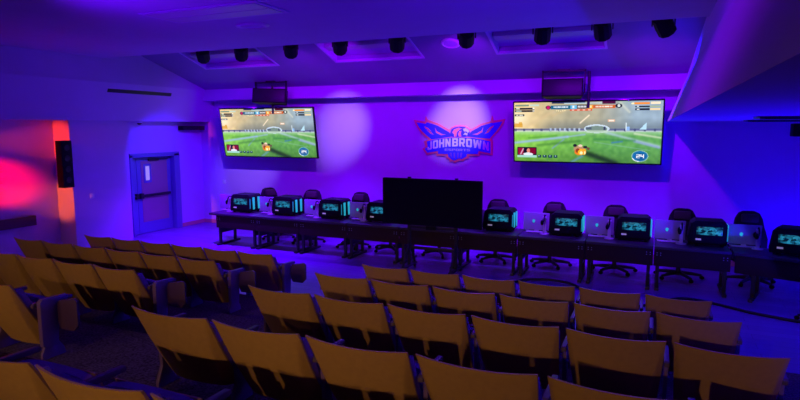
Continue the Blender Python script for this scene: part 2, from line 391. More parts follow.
    rect(638.6, 101.6, 653, 103.4, (250, 150, 30)); rect(654, 101.2, 663, 103.4, (250, 232, 200)); ell(637, 102.6, 1.6, 1.0, (255, 236, 190))
    rect(639.6, 104.8, 653, 106.4, (28, 44, 34)); rect(653, 104.8, 663, 106.4, (176, 190, 150)); rect(639.6, 107.4, 653, 109.4, (28, 44, 34)); rect(653.6, 107.2, 663, 109.4, (250, 222, 170))
    rect(641, 105, 643, 106.2, (236, 240, 236)); rect(641, 107.8, 643.4, 109.1, (236, 240, 236))
    rect(613, 118.4, 620, 121, (244, 190, 150), .9); rect(614, 119, 619, 120.4, (255, 240, 224))
    # camera inset of a player, tiles, car, gauge
    rect(517, 148.2, 538.4, 157, (22, 18, 34)); rect(517.6, 149, 524, 156.4, (160, 20, 60)); rect(530, 149, 537.6, 155.6, (136, 14, 44)); seg(520.6, 156, 523.6, 150, .7, (240, 226, 232), .9)
    ell(529.4, 152, 1.8, 2.4, (232, 150, 124)); ell(529, 156, 5.4, 1.8, (232, 236, 244)); rect(517, 157, 538.4, 159.6, (176, 226, 222), .9)
    for k in range(4): rect(539.4+k*6, 156.6, 543.6+k*6, 159.6, (22, 74, 80)); rect(540.6+k*6, 157, 541.8+k*6, 158, (190, 230, 226))
    ell(584, 149.4, 5.5, 3.4, (190, 150, 110)); ell(580, 145.8, 2.0, 1.6, (24, 24, 22)); ell(585.6, 146, 2.2, 1.2, (246, 214, 190)); ell(590.6, 147.4, 2.2, 1.4, (46, 36, 34)); ell(594, 149, 1.6, 1.6, (120, 80, 60))
    for cx, cy, rx, ry, c in [(585, 152.6, 5.4, 3.6, (240, 130, 20)), (583, 151.2, 2.0, 2.4, (150, 64, 20)), (586.4, 152.8, 3.2, 3.0, (255, 190, 30)), (589.6, 152.4, 2.2, 3.4, (255, 170, 30)), (586.8, 153.6, 1.5, 1.7, (255, 250, 190)), (590.4, 153.4, .9, 1.6, (255, 246, 170))]: ell(cx, cy, rx, ry, c)
    ell(646, 156, 8.4, 6.0, (190, 226, 240), .55); ell(646, 156, 7.4, 5.3, (24, 116, 176)); ell(646.3, 156.4, 5.2, 3.6, (16, 92, 156), .8)
    a = np.arctan2(Y-156, X-646); rr = np.hypot((X-646)/7.9, (Y-156)/5.7); k = ((rr > .93) & (rr < 1.06) & (a > 1.6) & (a < 2.9))[..., None]; C[:] = np.where(k, np.array((235, 244, 250)), C)
    G = {'2': ['1111', '0001', '0001', '1111', '1000', '1000', '1111'], '4': ['1001', '1001', '1001', '1111', '0001', '0001', '0001']}
    for gi, ch in enumerate('24'):
        for r_, row in enumerate(G[ch]):
            for c_, b in enumerate(row):
                if b == '1': rect(642.2+gi*4.2+c_*.85, 154.2+r_*.52, 643.25+gi*4.2+c_*.85, 154.8+r_*.52, (250, 252, 255))
    C = np.clip(C, 0, 255)/255
    C = np.clip((C-.5)*1.06+.49, 0, 1)
    return np.where(C <= .04045, C/12.92, ((C+.055)/1.055)**2.4)
IMG = paint()

def screen_mesh(w, h):
    Hh, W, _ = IMG.shape
    me = bpy.data.meshes.new('picture')
    vx, vz = np.meshgrid(np.linspace(-w/2, w/2, W+1), np.linspace(h, 0, Hh+1))
    V = np.stack([vx, np.zeros_like(vx), vz], -1).reshape(-1, 3)
    idx = np.arange((W+1)*(Hh+1)).reshape(Hh+1, W+1)
    Fq = np.stack([idx[:-1, :-1], idx[1:, :-1], idx[1:, 1:], idx[:-1, 1:]], -1).reshape(-1, 4)
    me.from_pydata(V.tolist(), [], Fq.tolist())
    ca = me.color_attributes.new('game', 'FLOAT_COLOR', 'CORNER')
    c = np.concatenate([np.repeat(IMG.reshape(-1, 3), 4, 0), np.ones((W*Hh*4, 1))], 1)
    ca.data.foreach_set('color', c.astype(np.float32).ravel())
    return me
ms = bpy.data.materials.new('lit_screen'); ms.use_nodes = True
_b = ms.node_tree.nodes['Principled BSDF']; _a = ms.node_tree.nodes.new('ShaderNodeVertexColor'); _a.layer_name = 'game'
_b.inputs['Base Color'].default_value = (.01, .01, .01, 1); _b.inputs['Roughness'].default_value = .3
ms.node_tree.links.new(_a.outputs['Color'], _b.inputs['Emission Color']); _b.inputs['Emission Strength'].default_value = 1.02
TVW, TVH = 3.12, 1.38
pic = screen_mesh(TVW-.06, TVH-.06); pic.materials.append(ms)
for i, (xc, zb, px, lb) in enumerate([(-9.77, 2.085, .33, 'large lit television showing a car game, left of the wall emblem'), (-1.385, 2.125, .07, 'large lit television showing a car game, right of the wall emblem')]):
    t = empty('television', (xc, 13.24, zb), lb, 'television', 'televisions on the stage wall'); tilt = R(8.5); t.rotation_euler = (tilt, 0, 0)
    MB().box(-TVW/2, TVW/2, .0, .06, 0, TVH, .008).box(-.7, .7, .06, .11, .3, 1.0, .02).build('casing', M['blackp'], t)
    s_ = link(bpy.data.objects.new('screen', pic)); s_.parent = t; s_.location = (0, -.003, .03)
    mp = MB().tube([(px, .0, .0), (px, .0, .0+.001), (px, 0, .75 if i == 0 else .8)], .03).build('mount_pole', M['blackm'], t)
    mp.rotation_euler = (-tilt, 0, 0); mp.location = (0, -.08 if i == 0 else -.08, 1.22)

# ------------------------------------------------------------------ wall emblem
LG = {
'outline':[(-1.223,0.355),(-0.919,0.312),(-0.903,0.44),(-0.846,0.361),(-0.571,0.27),(-0.276,0.113),(-0.23,0.165),(-0.128,0.209),(-0.0,0.227),(0.143,0.209),(0.251,0.143),(0.297,0.128),(0.545,0.259),(0.775,0.312),(0.809,0.444),(0.849,0.326),(1.129,0.364),(1.092,0.257),(0.972,0.071),(0.802,-0.103),(0.833,-0.157),(0.84,-0.508),(0.527,-0.459),(0.514,-0.533),(0.242,-0.531),(0.243,-0.594),(0.147,-0.611),(0.094,-0.671),(0.016,-0.651),(-0.125,-0.714),(-0.161,-0.67),(-0.243,-0.69),(-0.276,-0.623),(-0.344,-0.599),(-0.344,-0.542),(-0.605,-0.547),(-0.605,-0.475),(-0.869,-0.529),(-0.985,-0.375),(-0.903,-0.324),(-0.945,-0.184),(-0.818,-0.137),(-1.015,0.01),(-1.098,0.123),(-1.173,0.245)],
'lwing':[(-1.148,0.294),(-0.902,0.256),(-0.854,0.293),(-0.579,0.21),(-0.283,0.053),(-0.164,-0.058),(-0.488,-0.104),(-0.729,-0.136),(-0.851,-0.046),(-0.983,0.067),(-1.074,0.169)],
'rwing':[(1.069,0.307),(0.85,0.272),(0.805,0.272),(0.553,0.201),(0.31,0.07),(0.197,-0.055),(0.407,-0.08),(0.765,-0.103),(0.92,0.071),(1.016,0.204)],
'ribbon':[(-0.859,-0.183),(-0.528,-0.12),(-0.172,-0.087),(0.023,-0.082),(0.369,-0.095),(0.785,-0.172),(0.794,-0.458),(0.496,-0.405),(0.471,-0.482),(0.199,-0.483),(0.185,-0.55),(0.07,-0.612),(0.007,-0.599),(-0.125,-0.654),(-0.197,-0.626),(-0.277,-0.56),(-0.297,-0.492),(-0.549,-0.497),(-0.557,-0.421),(-0.841,-0.472),(-0.915,-0.374),(-0.833,-0.327)],
'head':[(-0.243,0.001),(-0.213,0.113),(-0.136,0.165),(0.0,0.187),(0.136,0.172),(0.236,0.113),(0.268,0.04),(0.223,-0.041),(0.147,-0.071),(-0.172,-0.072)],
'crest1':[(-0.189,0.039),(-0.135,0.12),(-0.019,0.157),(0.082,0.135),(0.013,0.113),(-0.056,0.054),(-0.07,-0.057),(-0.133,-0.065),(-0.141,0.002)],
'crest2':[(-0.032,0.002),(-0.002,0.069),(0.06,0.084),(0.037,0.017),(0.054,-0.056),(-0.008,-0.064)],
'face':[(0.09,0.128),(0.159,0.15),(0.229,0.113),(0.252,0.055),(0.215,0.033),(0.176,0.069),(0.122,0.062)],
'beak':[(0.145,0.04),(0.215,0.018),(0.2,-0.033),(0.154,-0.012),(0.1,-0.019)],
'lf1':[(-0.934,0.195),(-0.82,0.15),(-0.731,0.06),(-0.812,0.097),(-0.885,0.135)],
'lf2':[(-0.869,0.105),(-0.747,0.052),(-0.665,-0.023),(-0.754,0.007)],
'lf3':[(-0.643,0.157),(-0.594,0.075),(-0.465,0.008),(-0.354,-0.014),(-0.473,-0.029),(-0.609,0.03)],
'rf1':[(0.873,0.215),(0.77,0.172),(0.683,0.085),(0.764,0.114),(0.837,0.157)],
'rf2':[(0.816,0.128),(0.705,0.078),(0.632,0.005),(0.721,0.034)],
'rf3':[(0.606,0.179),(0.563,0.092),(0.443,0.019),(0.33,-0.003),(0.452,-0.018),(0.579,0.048)],
't1':[(-0.238,-0.461),(-0.199,-0.461),(-0.181,-0.588),(-0.229,-0.544)],
't2':[(-0.144,-0.46),(-0.104,-0.459),(-0.102,-0.616),(-0.134,-0.594)],
't3':[(-0.05,-0.458),(-0.01,-0.457),(-0.017,-0.592),(-0.048,-0.6)],
't4':[(0.044,-0.457),(0.083,-0.456),(0.061,-0.583),(0.022,-0.576)]}
lg = empty('wall_emblem', (-4.40, D-.001, 2.75), 'coral and blue eagle emblem sign with white lettering on the stage wall', 'sign')
def plates(keys, y0, y1):
    b = MB()
    for k in keys: b.prism(LG[k], 'y', y0, y1)
    return b
plates(['outline'], -.05, 0).build('backing', M['lred'], lg, False)
plates(['lwing'], -.062, -.05).build('wing', M['lblue'], lg, False)
plates(['rwing'], -.062, -.05).build('wing', M['lblue'], lg, False)
plates(['ribbon'], -.066, -.05).build('banner', M['lblue'], lg, False)
hd = plates(['head'], -.062, -.05).build('eagle_head', M['lblue'], lg, False)
plates(['crest1', 'crest2'], -.07, -.062).build('crest', M['lred'], hd, False)
plates(['face', 'beak'], -.07, -.062).build('face', M['lwhite'], hd, False)
plates(['lf1', 'lf2', 'lf3', 'rf1', 'rf2', 'rf3'], -.07, -.062).build('feathers', M['lred'], lg, False)
plates(['t1', 't2', 't3', 't4'], -.072, -.066).build('tail_feathers', mat('emblem_mid', (.22, .09, .55), .5), lg, False)
T_ = .30
def block(ch):
    """heavy block letters in a unit box: list of polygons"""
    t, h = T_, .2
    r = lambda x0, y0, x1, y1: [(x0, y0), (x1, y0), (x1, y1), (x0, y1)]
    O = [r(0, .12, t, .88), r(1-t, .12, 1, .88), [(0, .12), (.14, 0), (.86, 0), (1, .12), (1, h), (0, h)], [(0, 1-h), (1, 1-h), (1, .88), (.86, 1), (.14, 1), (0, .88)]]
    return {'O': O, 'J': [r(1-t, .12, 1, 1), [(0, .12), (.14, 0), (.86, 0), (1, .12), (1, h), (0, h)], r(0, .12, t, .38)],
     'H': [r(0, 0, t, 1), r(1-t, 0, 1, 1), r(t, .4, 1-t, .62)], 'N': [r(0, 0, t, 1), r(1-t, 0, 1, 1), [(0, 1), (t, 1), (1, 0), (1-t, 0)]],
     'B': [r(0, 0, t, 1), r(t, 0, .9, h), r(t, 1-h, .9, 1), r(t, .41, .9, .6), [(1-t, .1), (.9, 0), (1, .12), (1, .42), (.9, .5), (1-t, .5)], [(1-t, .5), (.9, .5), (1, .58), (1, .88), (.9, 1), (1-t, .9)]],
     'R': [r(0, 0, t, 1), r(t, 1-h, .88, 1), r(t, .36, .88, .54), [(1-t, .4), (.9, .38), (1, .5), (1, .88), (.88, 1), (1-t, .9)], [(.42, .4), (.72, .4), (1, 0), (.68, 0)]],
     'W': [[(0, 1), (.2, 1), (.34, 0), (.14, 0)], [(.14, 0), (.34, 0), (.58, 1), (.42, 1)], [(.42, 1), (.58, 1), (.86, 0), (.66, 0)], [(.66, 0), (.86, 0), (1, 1), (.8, 1)]],
     'E': [r(0, 0, t, 1), r(t, 0, 1, h), r(t, .4, .9, .6), r(t, 1-h, 1, 1)], 'S': [r(0, 0, 1, h), r(0, .4, 1, .6), r(0, 1-h, 1, 1), r(0, .6, t, 1-h), r(1-t, h, 1, .4)],
     'P': [r(0, 0, t, 1), r(t, 1-h, 1, 1), r(t, .36, 1, .55), r(1-t, .5, 1, 1-h)], 'T': [r(.35, 0, .65, 1-h), r(0, 1-h, 1, 1)]}[ch]
def lettering(txt, x0, x1, z0, h, y, d, m, name, wd, arch):
    wds = [wd.get(c, 1.0) for c in txt]; gap = .22; tot = sum(wds)+gap*(len(txt)-1); k = (x1-x0)/tot; x = x0
    b = MB()
    for c, w_ in zip(txt, wds):
        for q, poly in enumerate(block(c)):
            pts = [(x+p[0]*w_*k, z0+p[1]*h) for p in poly]
            if arch: pts = [(px_, pz_-.165*(px_+.03)**2) for px_, pz_ in pts]
            b.prism(pts, 'y', y-d-q*.0006, y)
        x += (w_+gap)*k
    return b.build(name, m, lg, False)
lettering('JOHN', -.835, -.223, -.303, .205, -.066, .012, M['lwhite'], 'lettering', {'J': .85}, True)
lettering('BROWN', -.179, .752, -.303, .205, -.066, .012, M['lwhite'], 'lettering', {'W': 1.45}, True)
lettering('ESPORTS', -.374, .279, -.415, .055, -.066, .008, mat('emblem_lilac', (.42, .36, .62), .5), 'small_lettering', {}, False)

# ------------------------------------------------------------------ things on the left walls
ls = empty('column_speaker', (XW, 8.88, 1.56), 'tall black column speaker on the red lit wall pier', 'speaker')
MB().box(.06, .26, -.17, .09, 0, 1.06, .015).build('cabinet', M['blackp'], ls)
for k in range(4): MB().lathe([(.07, 0), (.065, .012), (.03, .006)], 16, Matrix.Translation((.26, -.04, .18+k*.24)) @ Matrix.Rotation(R(90), 4, 'Y')).build('driver', M['blackm'], ls)
MB().box(-.005, .07, -.10, .1, .16, .22, .005).box(-.005, .07, -.10, .1, .84, .9, .005).box(0, .012, -.06, .12, .1, .96, .003).build('bracket', M['blackm'], ls)
sw = tag(MB().box(0, .012, -.04, .04, -.06, .06, .004).box(.012, .02, -.012, .012, -.025, .025, .002).build('light_switch', M['white']), 'pale light switch plate on the wall left of the door', 'switch'); sw.location = (XW, 9.6, 1.28)
sw.scale = (1, 1.5, 1)
ol = tag(MB().box(-.07, .07, -.012, 0, -.06, .06, .004).box(-.03, .03, -.016, -.01, .008, .04, .002).box(-.03, .03, -.016, -.01, -.04, -.008, .002).build('wall_outlet', M['white']), 'pale outlet plate low on the stage wall left of the desks', 'outlet'); ol.location = (-11.84, D, 1.29)
dm = empty('security_camera', (XW-.15, 11.25, 3.08), 'small dome security camera under the soffit left of the door', 'camera')
MB().lathe([(.09, 0), (.09, -.04), (.07, -.05)], 20).build('housing', M['white'], dm)
MB().ball((0, 0, -.05), .06, .06, .05).build('dome', mat('dome_tint', (.12, .03, .03), .15), dm)
bar = empty('wall_speaker', (XD, 13.2, 2.9), 'dark bar speaker high on the wall right of the door', 'speaker')
MB().box(.05, .22, -.45, .45, -.06, .06, .012).build('cabinet', M['blackp'], bar)
MB().box(.21, .228, -.42, .42, -.05, .05, .003).build('grille', M['blackm'], bar)
MB().box(-.005, .06, -.1, .1, -.03, .03).build('bracket', M['blackm'], bar)
rl = empty('wall_rail', (XRED, 7.2, .82), 'dark red wooden rail low on the red lit wall', 'rail')
MB().box(.03, .10, -1.3, 1.3, -.11, .11, .01).build('board', M['redrail'], rl)
for yb in (-.9, .9): MB().box(-.005, .03, yb-.05, yb+.05, -.08, .08).build('bracket', M['blackm'], rl)
# ceiling fittings under the right soffit
for (x, y, lb) in [(1.6, 8.0, 'dark vent in the blue soffit, nearer of two at right edge'), (1.9, 11.3, 'dark vent in the blue soffit, farther of two at right edge')]:
    t = tag(MB().box(-.5, .5, -.25, .25, -.02, 0, .004).box(-.44, .44, -.16, -.12, -.028, -.02).box(-.44, .44, -.02, .02, -.028, -.02).box(-.44, .44, .12, .16, -.028, -.02).build('soffit_vent', M['blackm']), lb, 'air vent', 'vents in the right soffit'); t.location = (x, y, 3.03)
pj = empty('pendant_speaker', (2.55, 12.3, 3.03), 'dark speaker under the blue soffit by the right wall', 'speaker')
MB().box(-.3, .3, -.14, .14, -.28, -.05, .015).build('cabinet', M['blackp'], pj); MB().box(-.06, .06, -.05, .05, -.06, 0).build('bracket', M['blackm'], pj)

# ------------------------------------------------------------------ desks
DY, DZ, DD = 11.08, .80, .86
seams = [-10.08, -8.68, -7.44, -6.17, -4.90, -3.62, -2.36, -1.08, .10, 1.32]
GD = 'black desks in the row on stage'
for i in range(9):
    a, b = seams[i], seams[i+1]; w = b-a-.012
    t = empty('gaming_desk', (a+w/2+.006, DY, 0), 'dark desk in the stage row, %s from the left of nine' % ords[i], 'desk', GD)
    MB().box(-w/2, w/2, 0, DD, DZ-.05, DZ, .008).build('desktop', M['desk'], t)
    x0 = -w/2+(.20 if i == 0 else .0); x1 = w/2
    fs = MB().box(x0, x1, .03, .05, DZ-.36, DZ-.051, .003)
    fs.build('front_panel', M['fascia'], t)
    rv = MB()
    for xx_ in (-w/2+.05, -w/2+.11, w/2-.11, w/2-.05):
        if i == 0 and xx_ < 0: xx_ += .2
        for zz_ in (DZ-.12, DZ-.16): rv.lathe([(.009, 0), (.007, .006)], 8, Matrix.Translation((xx_, .03, zz_)) @ Matrix.Rotation(R(90), 4, 'X'))
    rv.build('bolts', M['silver'], t)
    for s in (-1, 1):
        lx = s*(w/2-.07) + (.2 if (i == 0 and s < 0) else 0)
        MB().box(lx-.028, lx+.028, .06, .12, .045, DZ-.05, .006).box(lx-.028, lx+.028, .60, .66, .045, DZ-.05, .006).box(lx-.035, lx+.035, -.04, .80, .0, .05, .01).box(lx-.02, lx+.02, .1, .62, DZ-.12, DZ-.06, .005).box(lx-.015, lx+.015, .1, .62, .3, .5, .004).build('leg', M['blackm'], t)
# angled desk at the right end
t = empty('gaming_desk', (1.345, 11.07, 0), 'dark desk set at an angle at the right end of the stage row', 'desk', None, R(-16))
MB().prism([(0, 0), (1.42, 0), (1.42, DD-.1), (-.20, DD-.1)], 'z', DZ-.05, DZ, .01).build('desktop', M['desk'], t)
MB().box(.02, 1.40, .03, .05, DZ-.36, DZ-.051, .003).build('front_panel', M['fascia'], t)
for lx in (.30, 1.33):
    MB().box(lx-.03, lx+.03, .06, .12, .045, DZ-.05, .006).box(lx-.03, lx+.03, .56, .62, .045, DZ-.05, .006).box(lx-.035, lx+.035, -.1, .72, 0, .05, .01).build('leg', M['blackm'], t)

# ------------------------------------------------------------------ computer towers
def make_tower():
    t = empty('desktop_computer', (0, 0, 0), 'x', 'computer', 'glowing desktop computers on the stage desks')
    W, Dp, Hc = .62, .46, .46
    body = MB().prism([(0, .035), (W-.02, .035), (W, .10), (W-.015, Hc-.05), (W-.07, Hc), (.10, Hc), (.03, Hc-.05), (-.01, .12)], 'y', 0, Dp, .010).box(.04, W-.04, -.012, .02, .06, Hc-.04, .01)
    body.build('case', M['blackp'], t)
    MB().box(.12, W-.09, -.018, -.010, .215, Hc-.10, .006).build('side_window', M['window'], t)
    MB().box(.11, .20, -.017, -.010, .115, .145).build('logo_plate', M['mark'], t)
    for yy_ in (.10, .30): MB().prism([(yy_, .09), (yy_+.06, .09), (yy_+.06, Hc-.07), (yy_, Hc-.07)], 'x', W-.012, W+.012, .003).build('light_strip', M['cyan'], t)
    MB().box(W-.016, W-.002, -.006, .012, .12, Hc-.10, .003).build('edge_light', M['cyandim'], t)
    for fx in (.08, W-.08):
        for fy in (.06, Dp-.06): MB().lathe([(.03, 0), (.035, .04)], 12, Matrix.Translation((fx, fy, 0))).build('foot', M['rubber'], t)
    return t
TX = [-9.66, -8.40, -7.08, -5.84, -4.55, -3.14, -1.80, -.58, .66]
places = ['at the far left end of the desk row', 'second from the left of the desk row', 'third from the left of the desk row', 'half hidden at left of the big blank screen', 'hidden behind the big blank screen', 'just right of the big blank screen', 'second to the right of the big blank screen', 'third to the right of the big blank screen', 'last but one at the right of the desk row']
tw = make_tower()
for i, x in enumerate(TX):
    o = tw if i == 0 else copy_tree(tw, (0, 0, 0))
    o.location = (x, 11.40, DZ); o['label'] = 'black desktop computer with cyan window, '+places[i]
o = copy_tree(tw, (1.86, 11.15, DZ), R(-18), 'black desktop computer turned on the angled desk at right end')

# monitors seen from behind
def make_monitor():
    t = empty('monitor', (0, 0, 0), 'x', 'monitor', 'silver backed monitors on the stage desks')
    MB().box(-.26, .26, 0, .03, .045, .40, .012).build('back_panel', M['silver'], t)
    MB().box(-.25, .25, .03, .045, .055, .39, .006).build('bezel', M['blackp'], t)
    # glowing badge: rounded head shape
    pts = [(.028*math.cos(a)*(1 if math.sin(a) > 0 else .8), .225+.034*math.sin(a)) for a in [2*math.pi*k/14 for k in range(14)]]
    bdg = MB().prism([(p[0]-.05, p[1]) for p in pts], 'y', -.005, .001).build('glowing_badge', M['cyan'], t)
    MB().prism([(-.2, -.03), (.2, -.03), (.22, .10), (-.22, .10)], 'z', 0, .012, .003).build('base', M['white'], t)
    MB().box(-.04, .04, .03, .07, .01, .2, .008).build('stand', M['white'], t)
    return t
def make_headset():
    t = empty('headset', (0, 0, 0), 'x', 'headset', 'headsets on pale stands between monitors and computers')
    MB().lathe([(.09, 0), (.09, .012), (.02, .02)], 20).box(-.03, .03, -.004, .02, .012, .345, .006).box(-.035, .035, -.05, .03, .33, .35, .006).build('stand', M['white'], t)
    arc = [(0.0, .085*math.sin(a)-.0, .27+.115*math.cos(a)) for a in [R(-100+200*k/14) for k in range(15)]]
    MB().tube(arc, .012, 8).build('headband', M['blackp'], t)
    for s in (-1, 1): MB().ball((-.035, s*.085, .24), .032, .028, .055).build('ear_cup', M['blackp'], t)
    return t
mon = make_monitor(); hs = make_headset()
MX = [x-.30 for x in TX]+[1.56]
mpl = ['at the far left end of the desk row', 'second from the left', 'third from the left of the desk row', 'fourth from the left, beside the big blank screen', 'behind the big blank screen', 'at the right edge of the big blank screen', 'second to the right of the big blank screen', 'third to the right of the big blank screen', 'last but one at the right of the row', 'at the far right end of the row']
for i, x in enumerate(MX):
    o = mon if i == 0 else copy_tree(mon, (0, 0, 0))
    o.location = (x, 11.66, DZ); o['label'] = 'silver backed monitor with glowing badge, '+mpl[i]
    p = hs if i == 0 else copy_tree(hs, (0, 0, 0))
    p.location = (x+.19, 11.52, DZ); p['label'] = 'black headset on pale stand, '+mpl[i]
kb0 = None
for i, x in enumerate(MX):
    k = MB().box(-.2, .2, -.075, .075, 0, .022, .006) if i == 0 else None
    if i == 0:
        kb0 = empty('keyboard', (0, 0, 0), 'x', 'keyboard', 'keyboards on the stage desks')
        k.build('tray', M['blackp'], kb0)
        kk = MB()
        for r_ in range(5):
            for c_ in range(14): kk.box(-.188+c_*.027, -.166+c_*.027, -.062+r_*.026, -.042+r_*.026, .02, .032)
        kk.build('keys', M['blackm'], kb0, False); o = kb0
    else: o = copy_tree(kb0, (0, 0, 0))
    o.location = (x+.03, 11.85, DZ)
    o['label'] = 'black keyboard on the desks, '+mpl[i]

# ------------------------------------------------------------------ gaming chairs
def make_chair():
    t = empty('gaming_chair', (0, 0, 0), 'x', 'chair', 'gaming chairs behind the stage desks')
    bm_ = MB().lathe([(.06, .07), (.06, .13), (.035, .14), (.03, .40)], 16).build('gas_column', M['blackm'], t)
    for k in range(5):
        a = 2*math.pi*k/5+.3; c, s = math.cos(a), math.sin(a)
        lg_ = MB().tube([(c*.04, s*.04, .115), (c*.2, s*.2, .105), (c*.36, s*.36, .08)], [.04, .034, .024], 8).build('leg', M['blackm'], t)
        MB().lathe([(.032, -.022), (.036, -.012), (.036, .012), (.032, .022)], 14, Matrix.Translation((c*.37, s*.37, .036)) @ Matrix.Rotation(a, 4, 'Z') @ Matrix.Rotation(R(90), 4, 'X')).build('caster', M['blackp'], lg_)
    MB().box(-.25, .25, -.27, .22, .40, .51, .045, seg=3).box(-.29, -.22, -.25, .18, .42, .54, .03).box(.22, .29, -.25, .18, .42, .54, .03).build('seat', M['chair'], t)
    # winged back
    prof = [(-.22, .50), (-.27, .62), (-.28, .82), (-.25, .95), (-.23, 1.02), (-.20, 1.20), (-.15, 1.31), (-.08, 1.345), (.08, 1.345), (.15, 1.31), (.20, 1.20), (.23, 1.02), (.25, .95), (.28, .82), (.27, .62), (.22, .50)]
    sh = Matrix(((1, 0, 0, 0), (0, 1, .13, .15), (0, 0, 1, 0), (0, 0, 0, 1)))
    MB().prism(prof, 'y', 0, .10, .022, sh).build('backrest', M['chair'], t)
    MB().box(-.13, .13, -.06, .02, 1.14, 1.30, .03, sh).build('head_pillow', M['olive'], t)
    MB().box(-.15, .15, -.06, .02, .60, .80, .035, sh).build('lumbar_pillow', M['olive'], t)
    for s in (-1, 1):
        MB().box(s*.33-.045, s*.33+.045, -.20, .10, .70, .735, .012).tube([(s*.33, -.03, .70), (s*.33, -.03, .46), (s*.2, -.03, .42)], .02, 8).build('armrest', M['blackp'], t)
    return t
gc = make_chair()
CH = [(-8.98, 12.45, 75), (-7.95, 12.25, 8), (-6.62, 12.22, -6), (-5.60, 12.2, 4), (-4.39, 12.24, -8), (-3.07, 12.20, 6), (-1.90, 12.22, -4), (-.61, 12.2, 5), (.56, 12.18, -6), (1.80, 12.28, 10)]
cpl = ['turned sideways, leftmost of the ten', 'second from the left, between two glowing computers', 'third from the left, left of the big blank screen', 'fourth from the left, beside the blank screen', 'directly behind the big blank screen', 'first to the right of the big blank screen', 'second to the right of the big blank screen', 'third to the right of the big blank screen', 'last but one at the right', 'rightmost, near the angled desk']
for i, (x, y, a) in enumerate(CH):
    o = gc if i == 0 else copy_tree(gc, (0, 0, 0))
    o.location = (x, y, 0); o.rotation_euler = (0, 0, R(a)); o.scale = (1.16, 1.0, .985)
    o['label'] = 'dark gaming chair behind the desks, '+cpl[i]
# swivel chair before the angled desk
o = copy_tree(gc, (2.50, 10.2, 0), R(165), 'dark swivel chair in front of the angled desk at right edge', (1.0, 1, .9))
del o['group']

# ------------------------------------------------------------------ big blank screen on a stand
bs = empty('display_screen', (-3.98, 10.60, 0), 'large blank black screen on a wheeled stand in front of the desks', 'display')
MB().box(-1.045, 1.045, -.04, .03, .96, 1.90, .012).build('panel', M['blackp'], bs)
MB().box(-1.015, 1.015, -.046, -.038, 1.0, 1.87, .003).build('screen', M['screenoff'], bs)
MB().box(-.6, .6, .03, .09, 1.2, 1.7, .02).build('rear_cover', M['blackp'], bs)
for x in (-.5, .5):
    MB().box(x-.03, x+.03, .05, .11, .10, 1.925, .006).build('upright', M['blackm'], bs)
    ft = MB().box(x-.035, x+.035, -.30, .42, .07, .12, .01).tube([(x, .08, .62), (x, -.26, .12)], .022, 8).tube([(x, .08, .62), (x, .38, .12)], .022, 8).build('foot', M['blackm'], bs)
    for yy_ in (-.27, .39): MB().lathe([(.034, -.02), (.038, 0), (.034, .02)], 14, Matrix.Translation((x, yy_, .038)) @ Matrix.Rotation(R(90), 4, 'Y')).box(x-.02, x+.02, yy_-.015, yy_+.015, .04, .08).build('caster', M['rubber'], ft)
MB().box(-.5, .5, .06, .10, .45, .51, .005).box(-.5, .5, .06, .10, .88, .94, .005).build('crossbar', M['blackm'], bs)
MB().box(-.10, .10, -.03, .05, .88, .96, .01).build('sensor_box', M['blackp'], bs)

# cables on the stage floor
def cable(name, pts, lb):
    out = []
    P = [Vector(p) for p in pts]; P = [P[0]]+P+[P[-1]]
    for a, b, c, d in zip(P, P[1:], P[2:], P[3:]):
        for k in range(8):
            s = k/8; out.append(.5*((2*b)+(c-a)*s+(2*a-5*b+4*c-d)*s*s+(3*b-a-3*c+d)*s**3))
    tag(MB().tube(out, .022, 8).build(name, M['rubber']), lb, 'cable')
cable('floor_cable', [(-2.25, 10.55, .023), (-2.12, 10.78, .023), (-1.75, 10.95, .023), (-1.30, 10.85, .023), (-.98, 10.4, .023), (-.9, 10.0, .023)], 'dark cable looped on the floor behind the front row seats')
cable('floor_cable', [(-.35, 9.5, .023), (.1, 10.1, .023), (.55, 10.62, .023), (1.0, 10.55, .023), (1.6, 10.2, .023), (2.3, 10.0, .023), (2.9, 10.1, .023)], 'dark cable snaking across the floor below the right hand desks')

